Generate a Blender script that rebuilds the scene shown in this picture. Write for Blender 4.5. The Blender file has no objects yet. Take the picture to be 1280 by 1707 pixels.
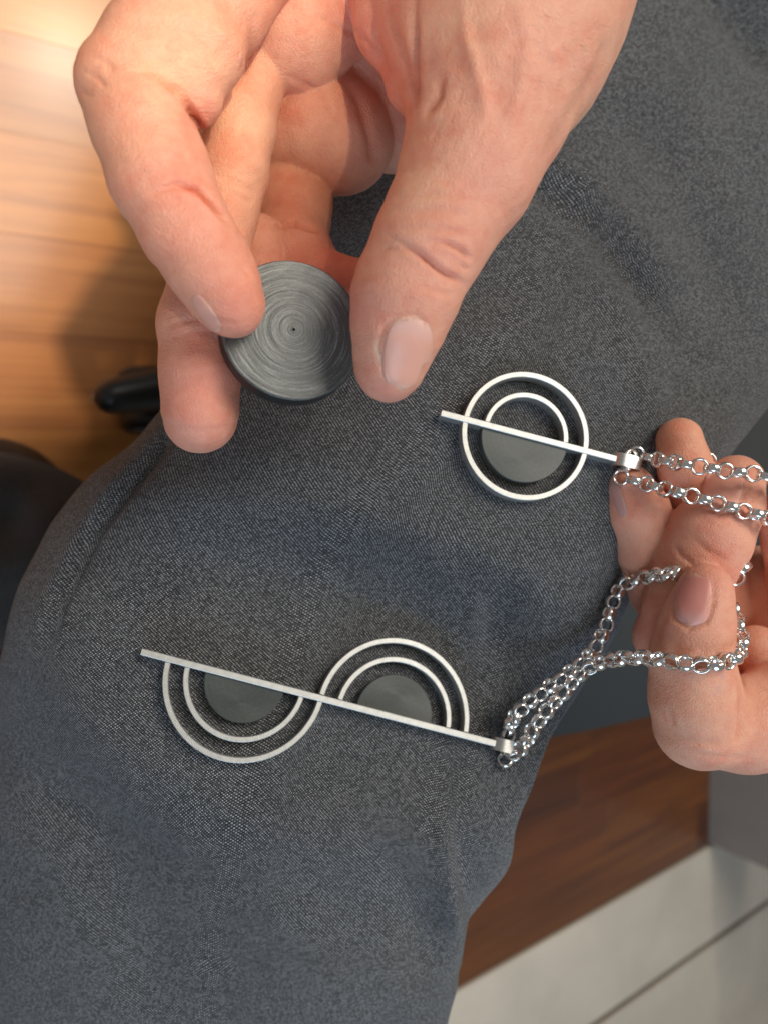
import bpy, bmesh, math, random
import numpy as np
from mathutils import Vector, Matrix
from mathutils.bvhtree import BVHTree

random.seed(7)
rng = np.random.default_rng(7)
scene = bpy.context.scene
COL = scene.collection

# ------------------------------------------------------------------ camera
F = 1282.0                      # focal length in photo pixels (1280 x 1707)
CU, CV = 640.0, 853.5
H = 0.60                        # camera height above the floor
Xc = np.array([1780.0, 153.0, -1282.0]); Xc /= np.linalg.norm(Xc)      # along the floor boards
Zc = np.array([932.0, -98.0, 1282.0]); Zc -= Xc * Xc.dot(Zc); Zc /= np.linalg.norm(Zc)  # up
Yc = np.cross(Zc, Xc)
A = np.stack([Xc, Yc, Zc])      # camera space -> world rotation
CAM = np.array([0.0, 0.0, H])

cam_data = bpy.data.cameras.new("camera")
cam = bpy.data.objects.new("camera", cam_data)
COL.objects.link(cam)
cam_data.sensor_fit = 'HORIZONTAL'
cam_data.sensor_width = 5.7
cam_data.lens = 5.7 * F / 1280.0
cam_data.clip_start = 0.005
cam_data.clip_end = 100
cam_data.dof.use_dof = True
cam_data.dof.focus_distance = 0.222
cam_data.dof.aperture_fstop = 2.0
Mw = Matrix(A.tolist()).to_4x4()
Mw.translation = Vector(CAM)
cam.matrix_world = Mw
scene.camera = cam

# ------------------------------------------------------------------ light
world = bpy.data.worlds.new("World")
scene.world = world
world.use_nodes = True
wb = world.node_tree.nodes["Background"]
wb.inputs["Color"].default_value = (1.0, 0.98, 0.95, 1)
wb.inputs["Strength"].default_value = 0.20


def lamp(name, kind, loc, target, energy, color, size, shape='SQUARE', size_y=None):
    l = bpy.data.lights.new(name, kind)
    l.energy = energy
    l.color = color
    if kind == 'AREA':
        l.shape = shape
        l.size = size
        if size_y:
            l.size_y = size_y
    else:
        l.shadow_soft_size = size
    o = bpy.data.objects.new(name, l)
    COL.objects.link(o)
    o.location = loc
    d = Vector(target) - Vector(loc)
    o.rotation_euler = d.to_track_quat('-Z', 'Y').to_euler()
    return o


def P(u, v, d):
    """photo direction and distance -> camera space point (metres)"""
    return np.array([(u - CU) / F * d, -(v - CV) / F * d, -d])


def ray(u, v):
    c = np.array([(u - CU) / F, -(v - CV) / F, -1.0])
    return A @ c


def on_plane(u, v, z=0.0):
    r = ray(u, v)
    t = (z - H) / r[2]
    return CAM + r * t


def mirror_point(u, v, z):
    """where the floor reflection seen at (u, v) looks, at height z"""
    g_ = on_plane(u, v)
    r_ = ray(u, v) * np.array([1, 1, -1])
    return g_ + r_ * (z / r_[2])


FOC = CAM + A @ np.array([0, 0, -0.24])
pc_ = mirror_point(60, 230, 2.5)
lamp("ceiling_panel", 'AREA', pc_, (pc_[0], pc_[1], 0.0), 51, (1.0, 0.93, 0.82), 1.7, 'RECTANGLE', 1.3)
lamp("ceiling_downlight", 'AREA', mirror_point(105, 95, 2.3), on_plane(105, 95), 6, (1.0, 0.92, 0.72), 0.14, 'DISK')
knuckle = CAM + A @ P(128, 150, 0.187)
sd = knuckle - on_plane(95, 570)
spot = lamp("added_floor_spot", 'SPOT', knuckle + sd * (1.9 / sd[2]), on_plane(-70, 260), 130, (1.0, 0.80, 0.52), 0.04)  # added spot: brightens the left floor and shapes the arc shadow
spot.data.spot_size = math.radians(9.6)
spot.data.spot_blend = 0.35
win = lamp("window_light", 'AREA', (-0.9, -1.9, 1.6), FOC, 6, (0.62, 0.81, 1.0), 1.5, 'RECTANGLE', 1.3)
win.data.spread = math.radians(70)

scene.render.engine = 'CYCLES'
scene.cycles.use_denoising = True
scene.cycles.max_bounces = 6
scene.view_settings.view_transform = 'Standard'
scene.view_settings.look = 'None'
scene.view_settings.exposure = 0.0
scene.view_settings.gamma = 1.0

# ------------------------------------------------------------------ helpers


def W(p):
    return CAM + np.asarray(p) @ A.T


def tag(o, label=None, cat=None, group=None, kind=None):
    if label:
        o["label"] = label
    if cat:
        o["category"] = cat
    if group:
        o["group"] = group
    if kind:
        o["kind"] = kind
    return o


def empty(name, loc):
    o = bpy.data.objects.new(name, None)
    o.empty_display_size = 0.01
    COL.objects.link(o)
    o.location = Vector(loc)
    return o


def wloc(o):
    return np.array(o.location) + (wloc(o.parent) if o.parent else 0)


def mesh_obj(name, verts, faces, mat, parent=None, smooth=True, uv=None, origin=None):
    """verts in world space; faces list or int array"""
    verts = np.asarray(verts, dtype=float)
    org = np.asarray(origin) if origin is not None else (wloc(parent) if parent else verts.mean(0))
    me = bpy.data.meshes.new(name)
    me.from_pydata((verts - org).tolist(), [], [list(map(int, f)) for f in faces])
    me.materials.append(mat)
    if smooth:
        me.polygons.foreach_set("use_smooth", [True] * len(me.polygons))
    if uv is not None:
        lay = me.uv_layers.new(name="UVMap")
        li = np.empty(len(me.loops), dtype=np.int32)
        me.loops.foreach_get("vertex_index", li)
        lay.data.foreach_set("uv", np.asarray(uv)[li].ravel())
    me.update()
    o = bpy.data.objects.new(name, me)
    COL.objects.link(o)
    if parent:
        o.parent = parent
        o.location = Vector(org - wloc(parent))
    else:
        o.location = Vector(org)
    return o


def catmull(pts, n):
    pts = np.asarray(pts, float)
    p = np.vstack([2 * pts[0] - pts[1], pts, 2 * pts[-1] - pts[-2]])
    out = []
    for i in range(1, len(p) - 2):
        t = np.linspace(0, 1, n, endpoint=False)[:, None]
        a, b, c, d = p[i - 1], p[i], p[i + 1], p[i + 2]
        out.append(0.5 * ((2 * b) + (-a + c) * t + (2 * a - 5 * b + 4 * c - d) * t ** 2 + (-a + 3 * b - 3 * c + d) * t ** 3))
    out.append(p[-2][None])
    return np.vstack(out)


# ------------------------------------------------------------------ materials
class NT:
    def __init__(self, name):
        self.m = bpy.data.materials.new(name)
        self.m.use_nodes = True
        self.t = self.m.node_tree
        self.b = self.t.nodes["Principled BSDF"]

    def n(self, typ, **kw):
        nd = self.t.nodes.new(typ)
        for k, v in kw.items():
            if k.startswith("_"):
                setattr(nd, k[1:], v)
        return nd

    def set(self, nd, key, val):
        if hasattr(val, "is_linked") or isinstance(val, bpy.types.NodeSocket):
            self.t.links.new(val, nd.inputs[key])
        else:
            nd.inputs[key].default_value = val

    def math(self, op, a, b=None, c=None):
        nd = self.n("ShaderNodeMath", _operation=op)
        self.set(nd, 0, a)
        if b is not None:
            self.set(nd, 1, b)
        if c is not None:
            self.set(nd, 2, c)
        return nd.outputs[0]

    def noise(self, vec, scale, detail=2, rough=0.5, dist=0.0):
        nd = self.n("ShaderNodeTexNoise")
        if vec is not None:
            self.set(nd, "Vector", vec)
        self.set(nd, "Scale", scale)
        self.set(nd, "Detail", detail)
        self.set(nd, "Roughness", rough)
        self.set(nd, "Distortion", dist)
        return nd.outputs["Fac"]

    def ramp(self, fac, stops):
        nd = self.n("ShaderNodeValToRGB")
        cr = nd.color_ramp
        while len(cr.elements) < len(stops):
            cr.elements.new(0.5)
        for e, (p, c) in zip(cr.elements, stops):
            e.position = p
            e.color = (*c, 1) if len(c) == 3 else c
        self.t.links.new(fac, nd.inputs[0])
        return nd.outputs[0]

    def mix(self, fac, a, b, mode='MIX'):
        nd = self.n("ShaderNodeMix", _data_type='RGBA', _blend_type=mode)
        self.set(nd, 0, fac)
        self.set(nd, 6, a if not isinstance(a, tuple) else (*a, 1))
        self.set(nd, 7, b if not isinstance(b, tuple) else (*b, 1))
        return nd.outputs[2]

    def bump(self, h, dist, strength=1.0, normal=None):
        nd = self.n("ShaderNodeBump")
        self.set(nd, "Height", h)
        nd.inputs["Distance"].default_value = dist
        nd.inputs["Strength"].default_value = strength
        if normal is not None:
            self.set(nd, "Normal", normal)
        return nd.outputs[0]

    def coord(self, out="Object"):
        return self.n("ShaderNodeTexCoord").outputs[out]

    def mapping(self, vec, scale=(1, 1, 1), rot=(0, 0, 0), loc=(0, 0, 0)):
        nd = self.n("ShaderNodeMapping")
        self.set(nd, "Vector", vec)
        nd.inputs["Scale"].default_value = scale
        nd.inputs["Rotation"].default_value = rot
        nd.inputs["Location"].default_value = loc
        return nd.outputs[0]


def mat_fabric(name, dark, light, warp=0.00085, sheen=0.25):
    k = NT(name)
    uv = k.n("ShaderNodeUVMap").outputs[0]
    wob = k.noise(uv, 60, 1, 0.6)
    sep = k.n("ShaderNodeSeparateXYZ")
    k.set(sep, 0, uv)
    jit = k.math('MULTIPLY', k.math('SUBTRACT', wob, 0.5), 5.0)
    X = k.math('ADD', k.math('MULTIPLY', sep.outputs[0], 2 / warp), jit)
    Y = k.math('SUBTRACT', k.math('MULTIPLY', sep.outputs[1], 2.1 / warp), jit)
    fx, fy = k.math('FLOOR', X), k.math('FLOOR', Y)
    cell = k.n("ShaderNodeCombineXYZ")
    k.set(cell, 0, fx)
    k.set(cell, 1, fy)
    wn = k.n("ShaderNodeTexWhiteNoise", _noise_dimensions='2D')
    k.set(wn, "Vector", cell.outputs[0])
    chk = k.math('MODULO', k.math('ADD', fx, fy), 2.0)
    chk = k.math('ABSOLUTE', chk)
    prod = k.math('MULTIPLY', k.math('ABSOLUTE', k.math('SINE', k.math('MULTIPLY', X, math.pi))), k.math('ABSOLUTE', k.math('SINE', k.math('MULTIPLY', Y, math.pi))))
    h = k.math('ADD', k.math('MULTIPLY', chk, 0.55), k.math('MULTIPLY', wn.outputs["Value"], 0.45))
    h = k.math('MULTIPLY', h, k.math('MULTIPLY_ADD', prod, 0.7, 0.3))
    big = k.noise(uv, 18, 3, 0.6)
    colr = k.ramp(h, [(0.05, dark), (0.42, tuple((a + b) / 2 * 0.30 for a, b in zip(dark, light))), (0.88, light)])
    tint = k.ramp(big, [(0.3, (0.92, 0.92, 0.93)), (0.7, (1.06, 1.05, 1.04))])
    k.set(k.b, "Base Color", k.mix(1.0, colr, tint, 'MULTIPLY'))
    k.b.inputs["Roughness"].default_value = 0.85
    k.b.inputs["Sheen Weight"].default_value = sheen
    k.b.inputs["Sheen Roughness"].default_value = 0.45
    k.b.inputs["Sheen Tint"].default_value = (0.85, 0.92, 1, 1)
    k.b.inputs["Specular IOR Level"].default_value = 0.25
    k.set(k.b, "Normal", k.bump(prod, 0.00016, 0.8))
    return k.m


def mat_skin():
    k = NT("skin")
    att = k.n("ShaderNodeVertexColor", _layer_name="skin")
    co = k.coord()
    mott = k.noise(co, 95, 4, 0.65)
    mott2 = k.noise(co, 330, 3, 0.6)
    fine = k.noise(co, 1500, 3, 0.65)
    t = k.ramp(mott, [(0.30, (0.96, 0.80, 0.77)), (0.50, (1, 1, 1)), (0.72, (1.04, 1.10, 1.09))])
    c = k.mix(1.0, att.outputs[0], t, 'MULTIPLY')
    t2 = k.ramp(mott2, [(0.35, (0.985, 0.94, 0.925)), (0.6, (1.01, 1.02, 1.02))])
    c = k.mix(1.0, c, t2, 'MULTIPLY')
    k.set(k.b, "Base Color", c)
    k.set(k.b, "Roughness", k.math('MULTIPLY_ADD', fine, 0.3, 0.32))
    k.b.inputs["Specular IOR Level"].default_value = 0.38
    k.b.inputs["Subsurface Weight"].default_value = 0.35
    k.b.inputs["Subsurface Radius"].default_value = (1.0, 0.32, 0.16)
    k.b.inputs["Subsurface Scale"].default_value = 0.0035
    vor = k.n("ShaderNodeTexVoronoi", _feature='DISTANCE_TO_EDGE')
    k.set(vor, "Vector", k.mapping(co, (1, 1, 1)))
    vor.inputs["Scale"].default_value = 1150
    v = k.math('MINIMUM', vor.outputs["Distance"], 0.25)
    hh = k.math('ADD', k.math('MULTIPLY', v, 0.8), k.math('MULTIPLY', fine, 0.5))
    b1 = k.bump(hh, 0.00045, 0.9)
    lines = k.noise(k.mapping(co, (260, 700, 1400), (0.5, 0.3, 0.2)), 1.0, 3, 0.7, 0.8)
    b2 = k.bump(mott2, 0.0004, 0.2, k.bump(lines, 0.0004, 0.5, b1))
    k.set(k.b, "Normal", b2)
    return k.m


def mat_nail():
    k = NT("nail")
    att = k.n("ShaderNodeVertexColor", _layer_name="skin")
    k.set(k.b, "Base Color", att.outputs[0])
    k.b.inputs["Roughness"].default_value = 0.42
    k.b.inputs["Subsurface Weight"].default_value = 0.3
    k.b.inputs["Subsurface Radius"].default_value = (1, 0.4, 0.25)
    k.b.inputs["Subsurface Scale"].default_value = 0.002
    n = k.noise(k.coord(), 500, 2)
    k.set(k.b, "Normal", k.bump(n, 0.0002, 0.4))
    return k.m


def mat_silver(name, rough, base=(0.68, 0.675, 0.645), bump=0.5, scale=3500):
    k = NT(name)
    k.b.inputs["Metallic"].default_value = 1.0
    co = k.coord()
    n = k.noise(co, scale, 3, 0.7)
    n2 = k.noise(co, 450, 3, 0.6)
    k.set(k.b, "Base Color", k.ramp(n2, [(0.3, tuple(c * 0.86 for c in base)), (0.65, base)]))
    k.set(k.b, "Roughness", k.math('MULTIPLY_ADD', n, 0.22, rough))
    if bump:
        k.set(k.b, "Normal", k.bump(n, 0.00006, bump))
    return k.m


def mat_ebony(name, rings=True):
    k = NT(name)
    co = k.coord()
    sep = k.n("ShaderNodeSeparateXYZ")
    k.set(sep, 0, co)
    rad = k.math('SQRT', k.math('ADD', k.math('POWER', sep.outputs[0], 2.0), k.math('POWER', sep.outputs[1], 2.0)))
    cv = k.n("ShaderNodeCombineXYZ")
    k.set(cv, 0, rad)
    k.set(cv, 1, k.math('MULTIPLY', sep.outputs[0], 0.045))
    k.set(cv, 2, k.math('MULTIPLY', sep.outputs[1], 0.045))
    ring = k.noise(cv.outputs[0], 2600 if rings else 1500, 3, 0.75)
    ring2 = k.noise(cv.outputs[0], 700, 2, 0.6)
    grit = k.noise(co, 1800, 3, 0.7)
    scr = k.noise(k.mapping(co, (300, 6000, 300), (0, 0, 0.5)), 1.0, 2, 0.6)
    amt = 0.62 if rings else 0.2
    f = k.math('ADD', k.math('MULTIPLY', ring, amt), k.math('MULTIPLY', grit, 0.25))
    f = k.math('ADD', f, k.math('MULTIPLY', ring2 if rings else scr, 0.25))
    k.set(k.b, "Base Color", k.ramp(f, [(0.38, (0.034, 0.040, 0.038)), (0.56, (0.074, 0.083, 0.080)), (0.74, (0.30, 0.315, 0.295))])
          if rings else k.ramp(f, [(0.22, (0.040, 0.046, 0.044)), (0.5, (0.085, 0.095, 0.092))]))
    k.b.inputs["Roughness"].default_value = 0.34
    k.b.inputs["Specular IOR Level"].default_value = 0.9
    tg = k.n("ShaderNodeTangent", _direction_type='RADIAL', _axis='Z')
    k.set(k.b, "Tangent", tg.outputs[0])
    k.b.inputs["Anisotropic"].default_value = 0.8 if rings else 0.4
    if not rings:
        k.b.inputs["Specular IOR Level"].default_value = 0.45
    hgt = k.math('ADD', k.math('MULTIPLY', ring, 1.0 if rings else 0.25), k.math('MULTIPLY', grit, 0.35))
    k.set(k.b, "Normal", k.bump(hgt, 0.00010 if rings else 0.00004, 0.7))
    return k.m


def mat_plain(name, col, rough=0.5, noise_scale=None, amp=0.15, bump=0.0, spec=0.5):
    k = NT(name)
    if noise_scale:
        n = k.noise(k.coord(), noise_scale, 4, 0.6)
        k.set(k.b, "Base Color", k.ramp(n, [(0.3, tuple(c * (1 - amp) for c in col)), (0.7, tuple(min(1, c * (1 + amp)) for c in col))]))
        if bump:
            k.set(k.b, "Normal", k.bump(n, bump, 0.6))
    else:
        k.b.inputs["Base Color"].default_value = (*col, 1)
    k.b.inputs["Roughness"].default_value = rough
    k.b.inputs["Specular IOR Level"].default_value = spec
    return k.m


def mat_wood(name, stops):
    k = NT(name)
    oi = k.n("ShaderNodeObjectInfo")
    geo = k.n("ShaderNodeNewGeometry").outputs["Position"]
    off = k.n("ShaderNodeVectorMath", _operation='MULTIPLY_ADD')
    cx = k.n("ShaderNodeCombineXYZ")
    for i in range(3):
        k.set(cx, i, oi.outputs["Random"])
    k.set(off, 0, cx.outputs[0])
    off.inputs[1].default_value = (13, 7, 5)
    k.set(off, 2, geo)
    gr = k.noise(k.mapping(off.outputs[0], (3.0, 55, 10)), 1.0, 5, 0.62, 0.6)
    fine = k.noise(k.mapping(off.outputs[0], (14, 420, 10)), 1.0, 3, 0.6)
    f = k.math('ADD', k.math('MULTIPLY', gr, 0.75), k.math('MULTIPLY', fine, 0.25))
    c = k.ramp(f, stops)
    tone = k.ramp(oi.outputs["Random"], [(0.0, (0.70, 0.58, 0.55)), (0.35, (1.0, 0.82, 0.78)), (0.7, (1.05, 1.0, 0.9)), (1.0, (1.2, 1.25, 1.0))])
    k.set(k.b, "Base Color", k.mix(1.0, c, tone, 'MULTIPLY'))
    k.set(k.b, "Roughness", k.math('MULTIPLY_ADD', fine, 0.12, 0.40))
    k.b.inputs["Specular IOR Level"].default_value = 0.5
    k.b.inputs["Coat Weight"].default_value = 0.7
    k.b.inputs["Coat Roughness"].default_value = 0.20
    k.set(k.b, "Normal", k.bump(f, 0.0004, 0.2))
    return k.m


M_TROUSER = mat_fabric("trouser_cloth", (0.007, 0.0075, 0.009), (0.54, 0.555, 0.59), 0.00115, 0.18)
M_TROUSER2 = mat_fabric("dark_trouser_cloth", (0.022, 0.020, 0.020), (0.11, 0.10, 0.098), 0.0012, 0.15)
M_SKIN = mat_skin()
M_NAIL = mat_nail()
M_SILVER = mat_silver("brushed_silver", 0.40, (0.66, 0.665, 0.65), bump=0.8)
M_POLISH = mat_silver("polished_silver", 0.05, (0.93, 0.92, 0.90), 0.0)
M_BAIL = mat_silver("polished_bail_silver", 0.18, (0.72, 0.715, 0.70), 0.3)
M_DISC = mat_ebony("turned_dark_resin", True)
M_HALF = mat_ebony("dark_resin", False)
M_RIM = mat_plain("black_turned_rim", (0.012, 0.013, 0.014), 0.45, 300, 0.3)
M_BLACK = mat_plain("black_plastic", (0.012, 0.013, 0.013), 0.38, 60, 0.2)
M_SEAT = mat_plain("seat_fabric", (0.045, 0.048, 0.050), 0.9, 900, 0.35, 0.0005, 0.2)
M_SHOE = mat_plain("shoe_leather", (0.012, 0.011, 0.010), 0.5, 200, 0.2)
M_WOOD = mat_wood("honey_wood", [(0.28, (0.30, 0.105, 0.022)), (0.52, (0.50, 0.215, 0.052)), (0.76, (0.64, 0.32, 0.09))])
M_WOOD_SHADED = mat_wood("shaded_wood", [(0.28, (0.050, 0.011, 0.001)), (0.52, (0.125, 0.036, 0.004)), (0.76, (0.24, 0.082, 0.010))])  # same boards near the tiles, with the shade put into their colour
M_SUB = mat_plain("floor_joint_dark", (0.02, 0.011, 0.006), 0.8, 40, 0.3)
M_TILE = mat_plain("white_tile", (0.62, 0.56, 0.48), 0.35, 9, 0.10)
M_GROUT = mat_plain("dark_grout", (0.12, 0.10, 0.08), 0.9, 80, 0.2)
M_WALL = mat_plain("grey_wall_paint", (0.30, 0.265, 0.24), 0.7, 30, 0.05)
M_HAIR = mat_plain("hair", (0.22, 0.12, 0.07), 0.5)

# ------------------------------------------------------------------ floor, tiles, wall


def box_verts(x0, x1, y0, y1, z0, z1, ch=0.0):
    if ch == 0:
        v = [(x, y, z) for z in (z0, z1) for y in (y0, y1) for x in (x0, x1)]
        f = [(0, 2, 3, 1), (4, 5, 7, 6), (0, 1, 5, 4), (2, 6, 7, 3), (0, 4, 6, 2), (1, 3, 7, 5)]
        return v, f
    v, f = [], []
    rings = [(0, z0), (0, z1 - ch), (ch, z1)]
    for o, z in rings:
        v += [(x0 + o, y0 + o, z), (x1 - o, y0 + o, z), (x1 - o, y1 - o, z), (x0 + o, y1 - o, z)]
    for r in range(2):
        for i in range(4):
            a, b = r * 4 + i, r * 4 + (i + 1) % 4
            f.append((a, b, b + 4, a + 4))
    f += [(8, 9, 10, 11), (3, 2, 1, 0)]
    return v, f


edge = on_plane(1180, 1410)          # floor point where boards, tiles and wall corner meet
EX, EY = edge[0], edge[1]
v, f = box_verts(-0.9, EX + 1.0, EY, 1.5, -0.05, -0.004)
floor = mesh_obj("floor", v, f, M_SUB, smooth=False)
tag(floor, kind="structure")
PW = 0.068
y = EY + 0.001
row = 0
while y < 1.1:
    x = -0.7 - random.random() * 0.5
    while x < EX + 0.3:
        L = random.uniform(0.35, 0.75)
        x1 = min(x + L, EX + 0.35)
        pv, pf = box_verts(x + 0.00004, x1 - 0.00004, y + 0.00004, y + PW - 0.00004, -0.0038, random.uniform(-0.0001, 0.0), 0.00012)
        mesh_obj("plank", pv, pf, M_WOOD_SHADED if y < -0.18 else M_WOOD, floor, smooth=False)
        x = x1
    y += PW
    row += 1

v, f = box_verts(-2.0, EX + 1.2, EY - 1.2, EY - 0.001, -0.05, -0.003)
tfl = mesh_obj("tiled_floor", v, f, M_GROUT, smooth=False)
tag(tfl, kind="structure")
g1 = on_plane(1280, 1505)
TW = EY - g1[1] - 0.008
yy = EY - 0.003
for j in range(2):
    TWJ = TW if j == 0 else 0.9
    xx = EX + 1.1
    while xx > -1.0:
        tv, tf = box_verts(xx - 2.397, xx, yy - TWJ, yy, -0.0028, 0.0012, 0.0012)
        mesh_obj("floor_tile", tv, tf, M_TILE, tfl, smooth=False)
        xx -= 2.405
    yy -= TWJ + 0.010

wv, wf = box_verts(EX, EX + 0.12, EY + 0.004, EY + 1.6, 0.0005, 1.2, 0.004)
wall = mesh_obj("wall", wv, wf, M_WALL, smooth=False)
tag(wall, "plain grey wall end rising from the wooden floor beside the white tiles", "wall")

# ------------------------------------------------------------------ trouser leg
SEC = [  # left edge, right edge, depth of the edges, bulge
    (900, -760, 2150, -330, 0.43, 0.075),
    (700, -330, 1800, 0, 0.385, 0.072),
    (570, 80, 1500, 320, 0.352, 0.070),
    (430, 440, 1318, 590, 0.330, 0.068),
    (290, 680, 1195, 750, 0.316, 0.066),
    (143, 825, 1110, 850, 0.308, 0.062),
    (62, 955, 1048, 945, 0.303, 0.058),
    (24, 1080, 1003, 1060, 0.300, 0.055),
    (2, 1240, 905, 1225, 0.300, 0.054),
    (-14, 1370, 848, 1365, 0.302, 0.054),
    (-18, 1450, 830, 1445, 0.304, 0.054),
    (-21, 1510, 792, 1500, 0.306, 0.055),
    (-22, 1565, 757, 1555, 0.309, 0.056),
    (-18, 1640, 751, 1640, 0.313, 0.057),
    (-10, 1720, 735, 1720, 0.319, 0.058),
    (10, 1900, 725, 1900, 0.338, 0.060),
    (40, 2150, 720, 2150, 0.395, 0.062),
]


def fold(x, c, w):
    return np.exp(-((x - c) / w) ** 2)


def build_leg():
    S = catmull(SEC, 22)
    n, mth = len(S), 200
    th = np.linspace(0, 2 * math.pi, mth, endpoint=False) + math.pi / 2   # seam on the camera-far side later
    th = np.linspace(-math.pi / 2, 1.5 * math.pi, mth, endpoint=False)
    V = np.zeros((n, mth, 3))
    for i, (ul, vl, ur, vr, dc, b) in enumerate(S):
        L, R = P(ul, vl, dc), P(ur, vr, dc)
        C, E = (L + R) / 2, (R - L) / 2
        view = -C / np.linalg.norm(C)
        ax = (S[min(i + 1, n - 1)][:2] - S[max(i - 1, 0)][:2])
        c, s = np.cos(th), np.sin(th)
        cc = np.sign(c) * np.abs(c) ** (2 / 2.7)
        ss = np.sign(s) * np.abs(s) ** (2 / 2.7)
        up = np.where(s > 0, b, 0.045)
        V[i] = C + cc[:, None] * E + (ss * up)[:, None] * view
    return S, V


S_, V_ = build_leg()
nS, nT = V_.shape[:2]


def grid_normals(V):
    du = np.roll(V, -1, 1) - np.roll(V, 1, 1)
    dv = np.gradient(V, axis=0)
    n = np.cross(du, dv)
    n /= np.linalg.norm(n, axis=2, keepdims=True) + 1e-12
    return n


Nn = grid_normals(V_)
ctr = V_.mean(1, keepdims=True)
if ((V_ - ctr) * Nn).sum() < 0:
    Nn = -Nn


def proj(V):
    d = -V[..., 2]
    return V[..., 0] / d * F + CU, -V[..., 1] / d * F + CV


def seg_dist(u, v, pl):
    """distance (px) to a polyline and signed side"""
    best = np.full(u.shape, 1e9)
    side = np.zeros(u.shape)
    tt = np.zeros(u.shape)
    nseg = len(pl) - 1
    for i in range(nseg):
        ax, ay = pl[i]
        bx, by = pl[i + 1]
        dx, dy = bx - ax, by - ay
        t = np.clip(((u - ax) * dx + (v - ay) * dy) / (dx * dx + dy * dy), 0, 1)
        ex, ey = u - ax - t * dx, v - ay - t * dy
        dd = np.hypot(ex, ey)
        m_ = dd < best
        best = np.where(m_, dd, best)
        side = np.where(m_, np.sign(dx * ey - dy * ex), side)
        tt = np.where(m_, (i + t) / nseg, tt)
    return best, side, tt


def smooth_noise(u, v, scale, seed):
    r_ = np.random.default_rng(seed)
    out = np.zeros(u.shape)
    for k_ in range(7):
        a = r_.uniform(0, 2 * math.pi)
        fq = r_.uniform(0.6, 1.6) / scale
        out += np.sin((u * math.cos(a) + v * math.sin(a)) * fq * 2 * math.pi + r_.uniform(0, 6.28))
    return out / 7


front = (Nn * (-V_)).sum(2) > 0
uu, vv = proj(V_)
disp = 0.0014 * smooth_noise(uu, vv, 520, 3) + 0.0008 * smooth_noise(uu, vv, 180, 5) + 0.00022 * smooth_noise(uu, vv, 60, 6)
FOLDS = [  # polyline, width px, height m, style: 0 ridge / 1 step
    ([(800, 960), (770, 1080), (742, 1220), (738, 1400), (750, 1500), (757, 1600)], 18, 0.0060, 0),
    ([(850, 980), (825, 1100), (785, 1260), (775, 1420), (778, 1500)], 26, -0.0060, 0),
    ([(820, 270), (900, 310), (990, 380), (1060, 470), (1110, 560)], 22, -0.0050, 0),
    ([(850, 250), (960, 300), (1050, 380), (1120, 470)], 28, 0.0034, 0),
    ([(1150, -60), (1230, 20), (1300, 110)], 30, -0.0100, 0),
    ([(1080, 80), (1180, 170), (1270, 280)], 60, 0.0012, 0),
    ([(700, 850), (760, 960), (800, 1040)], 50, 0.0016, 0),
    ([(300, 690), (240, 770), (160, 880), (95, 1010), (62, 1120)], 11, -0.0042, 0),
    ([(275, 700), (215, 780), (140, 880), (75, 1000), (40, 1120)], 18, 0.0016, 0),
    ([(60, 1250), (160, 1380), (240, 1560), (290, 1720)], 70, -0.0045, 0),
    ([(330, 1300), (450, 1480), (560, 1720)], 90, 0.0040, 0),
    ([(420, 560), (520, 640), (640, 690)], 60, -0.0018, 0),
    ([(700, 830), (770, 930), (830, 1030), (850, 1100)], 24, -0.0028, 0),
    ([(1010, 160), (1100, 260), (1180, 400), (1210, 520)], 34, -0.0030, 0),
    ([(960, 420), (1040, 520), (1080, 640), (1085, 720)], 30, 0.0022, 0),
    ([(180, 980), (260, 1040), (330, 1060)], 30, 0.0016, 0),
    ([(120, 1120), (220, 1300), (360, 1420)], 40, 0.0024, 0),
    ([(560, 1330), (640, 1420), (700, 1540), (715, 1680)], 36, -0.0030, 0),
]
for pl, w_, h_, st in FOLDS:
    d_, s_, t_ = seg_dist(uu, vv, pl)
    endfade = np.clip(np.minimum(t_, 1 - t_) * 5, 0, 1)
    disp += np.where(front, h_ * np.exp(-(d_ / w_) ** 2) * (0.25 + 0.75 * endfade), 0)
V2 = V_ + Nn * disp[..., None]
# the cloth lies flat where the pendants rest on it
PLANES = []
for (pu_, pv_, ang_, ha_, hb_, tilt_) in ((872, 735, 14.7, 150, 135, (0.13, 0.12, 0.98)), (525, 1165, 14.6, 325, 165, (0.20, 0.225, 0.95))):
    uu, vv = proj(V2)
    ca_, sa_ = math.cos(math.radians(ang_)), math.sin(math.radians(ang_))
    e_ = np.sqrt((((uu - pu_) * ca_ + (vv - pv_) * sa_) / ha_) ** 2 + ((-(uu - pu_) * sa_ + (vv - pv_) * ca_) / hb_) ** 2)
    w_ = np.clip((2.0 - e_) / 1.0, 0, 1)
    w_ = np.where(front, w_ * w_ * (3 - 2 * w_), 0)
    pts_ = V2[(w_ > 0.6)]
    c_ = pts_.mean(0)
    n_ = np.array(tilt_)
    n_ /= np.linalg.norm(n_)
    tt_ = (c_ @ n_) / np.where(np.abs(V2 @ n_) < 1e-6, 1e-6, V2 @ n_)
    fl_ = V2 * np.clip(tt_, 0.8, 1.2)[..., None]
    V2 = V2 * (1 - w_[..., None]) + fl_ * w_[..., None]
    PLANES.append((c_, n_))


def hit_plane(pl, u, v, h=0.0):
    c_, n_ = pl
    d_ = P(u, v, 1.0)
    return d_ * (((c_ + n_ * h) @ n_) / (d_ @ n_))


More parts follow.
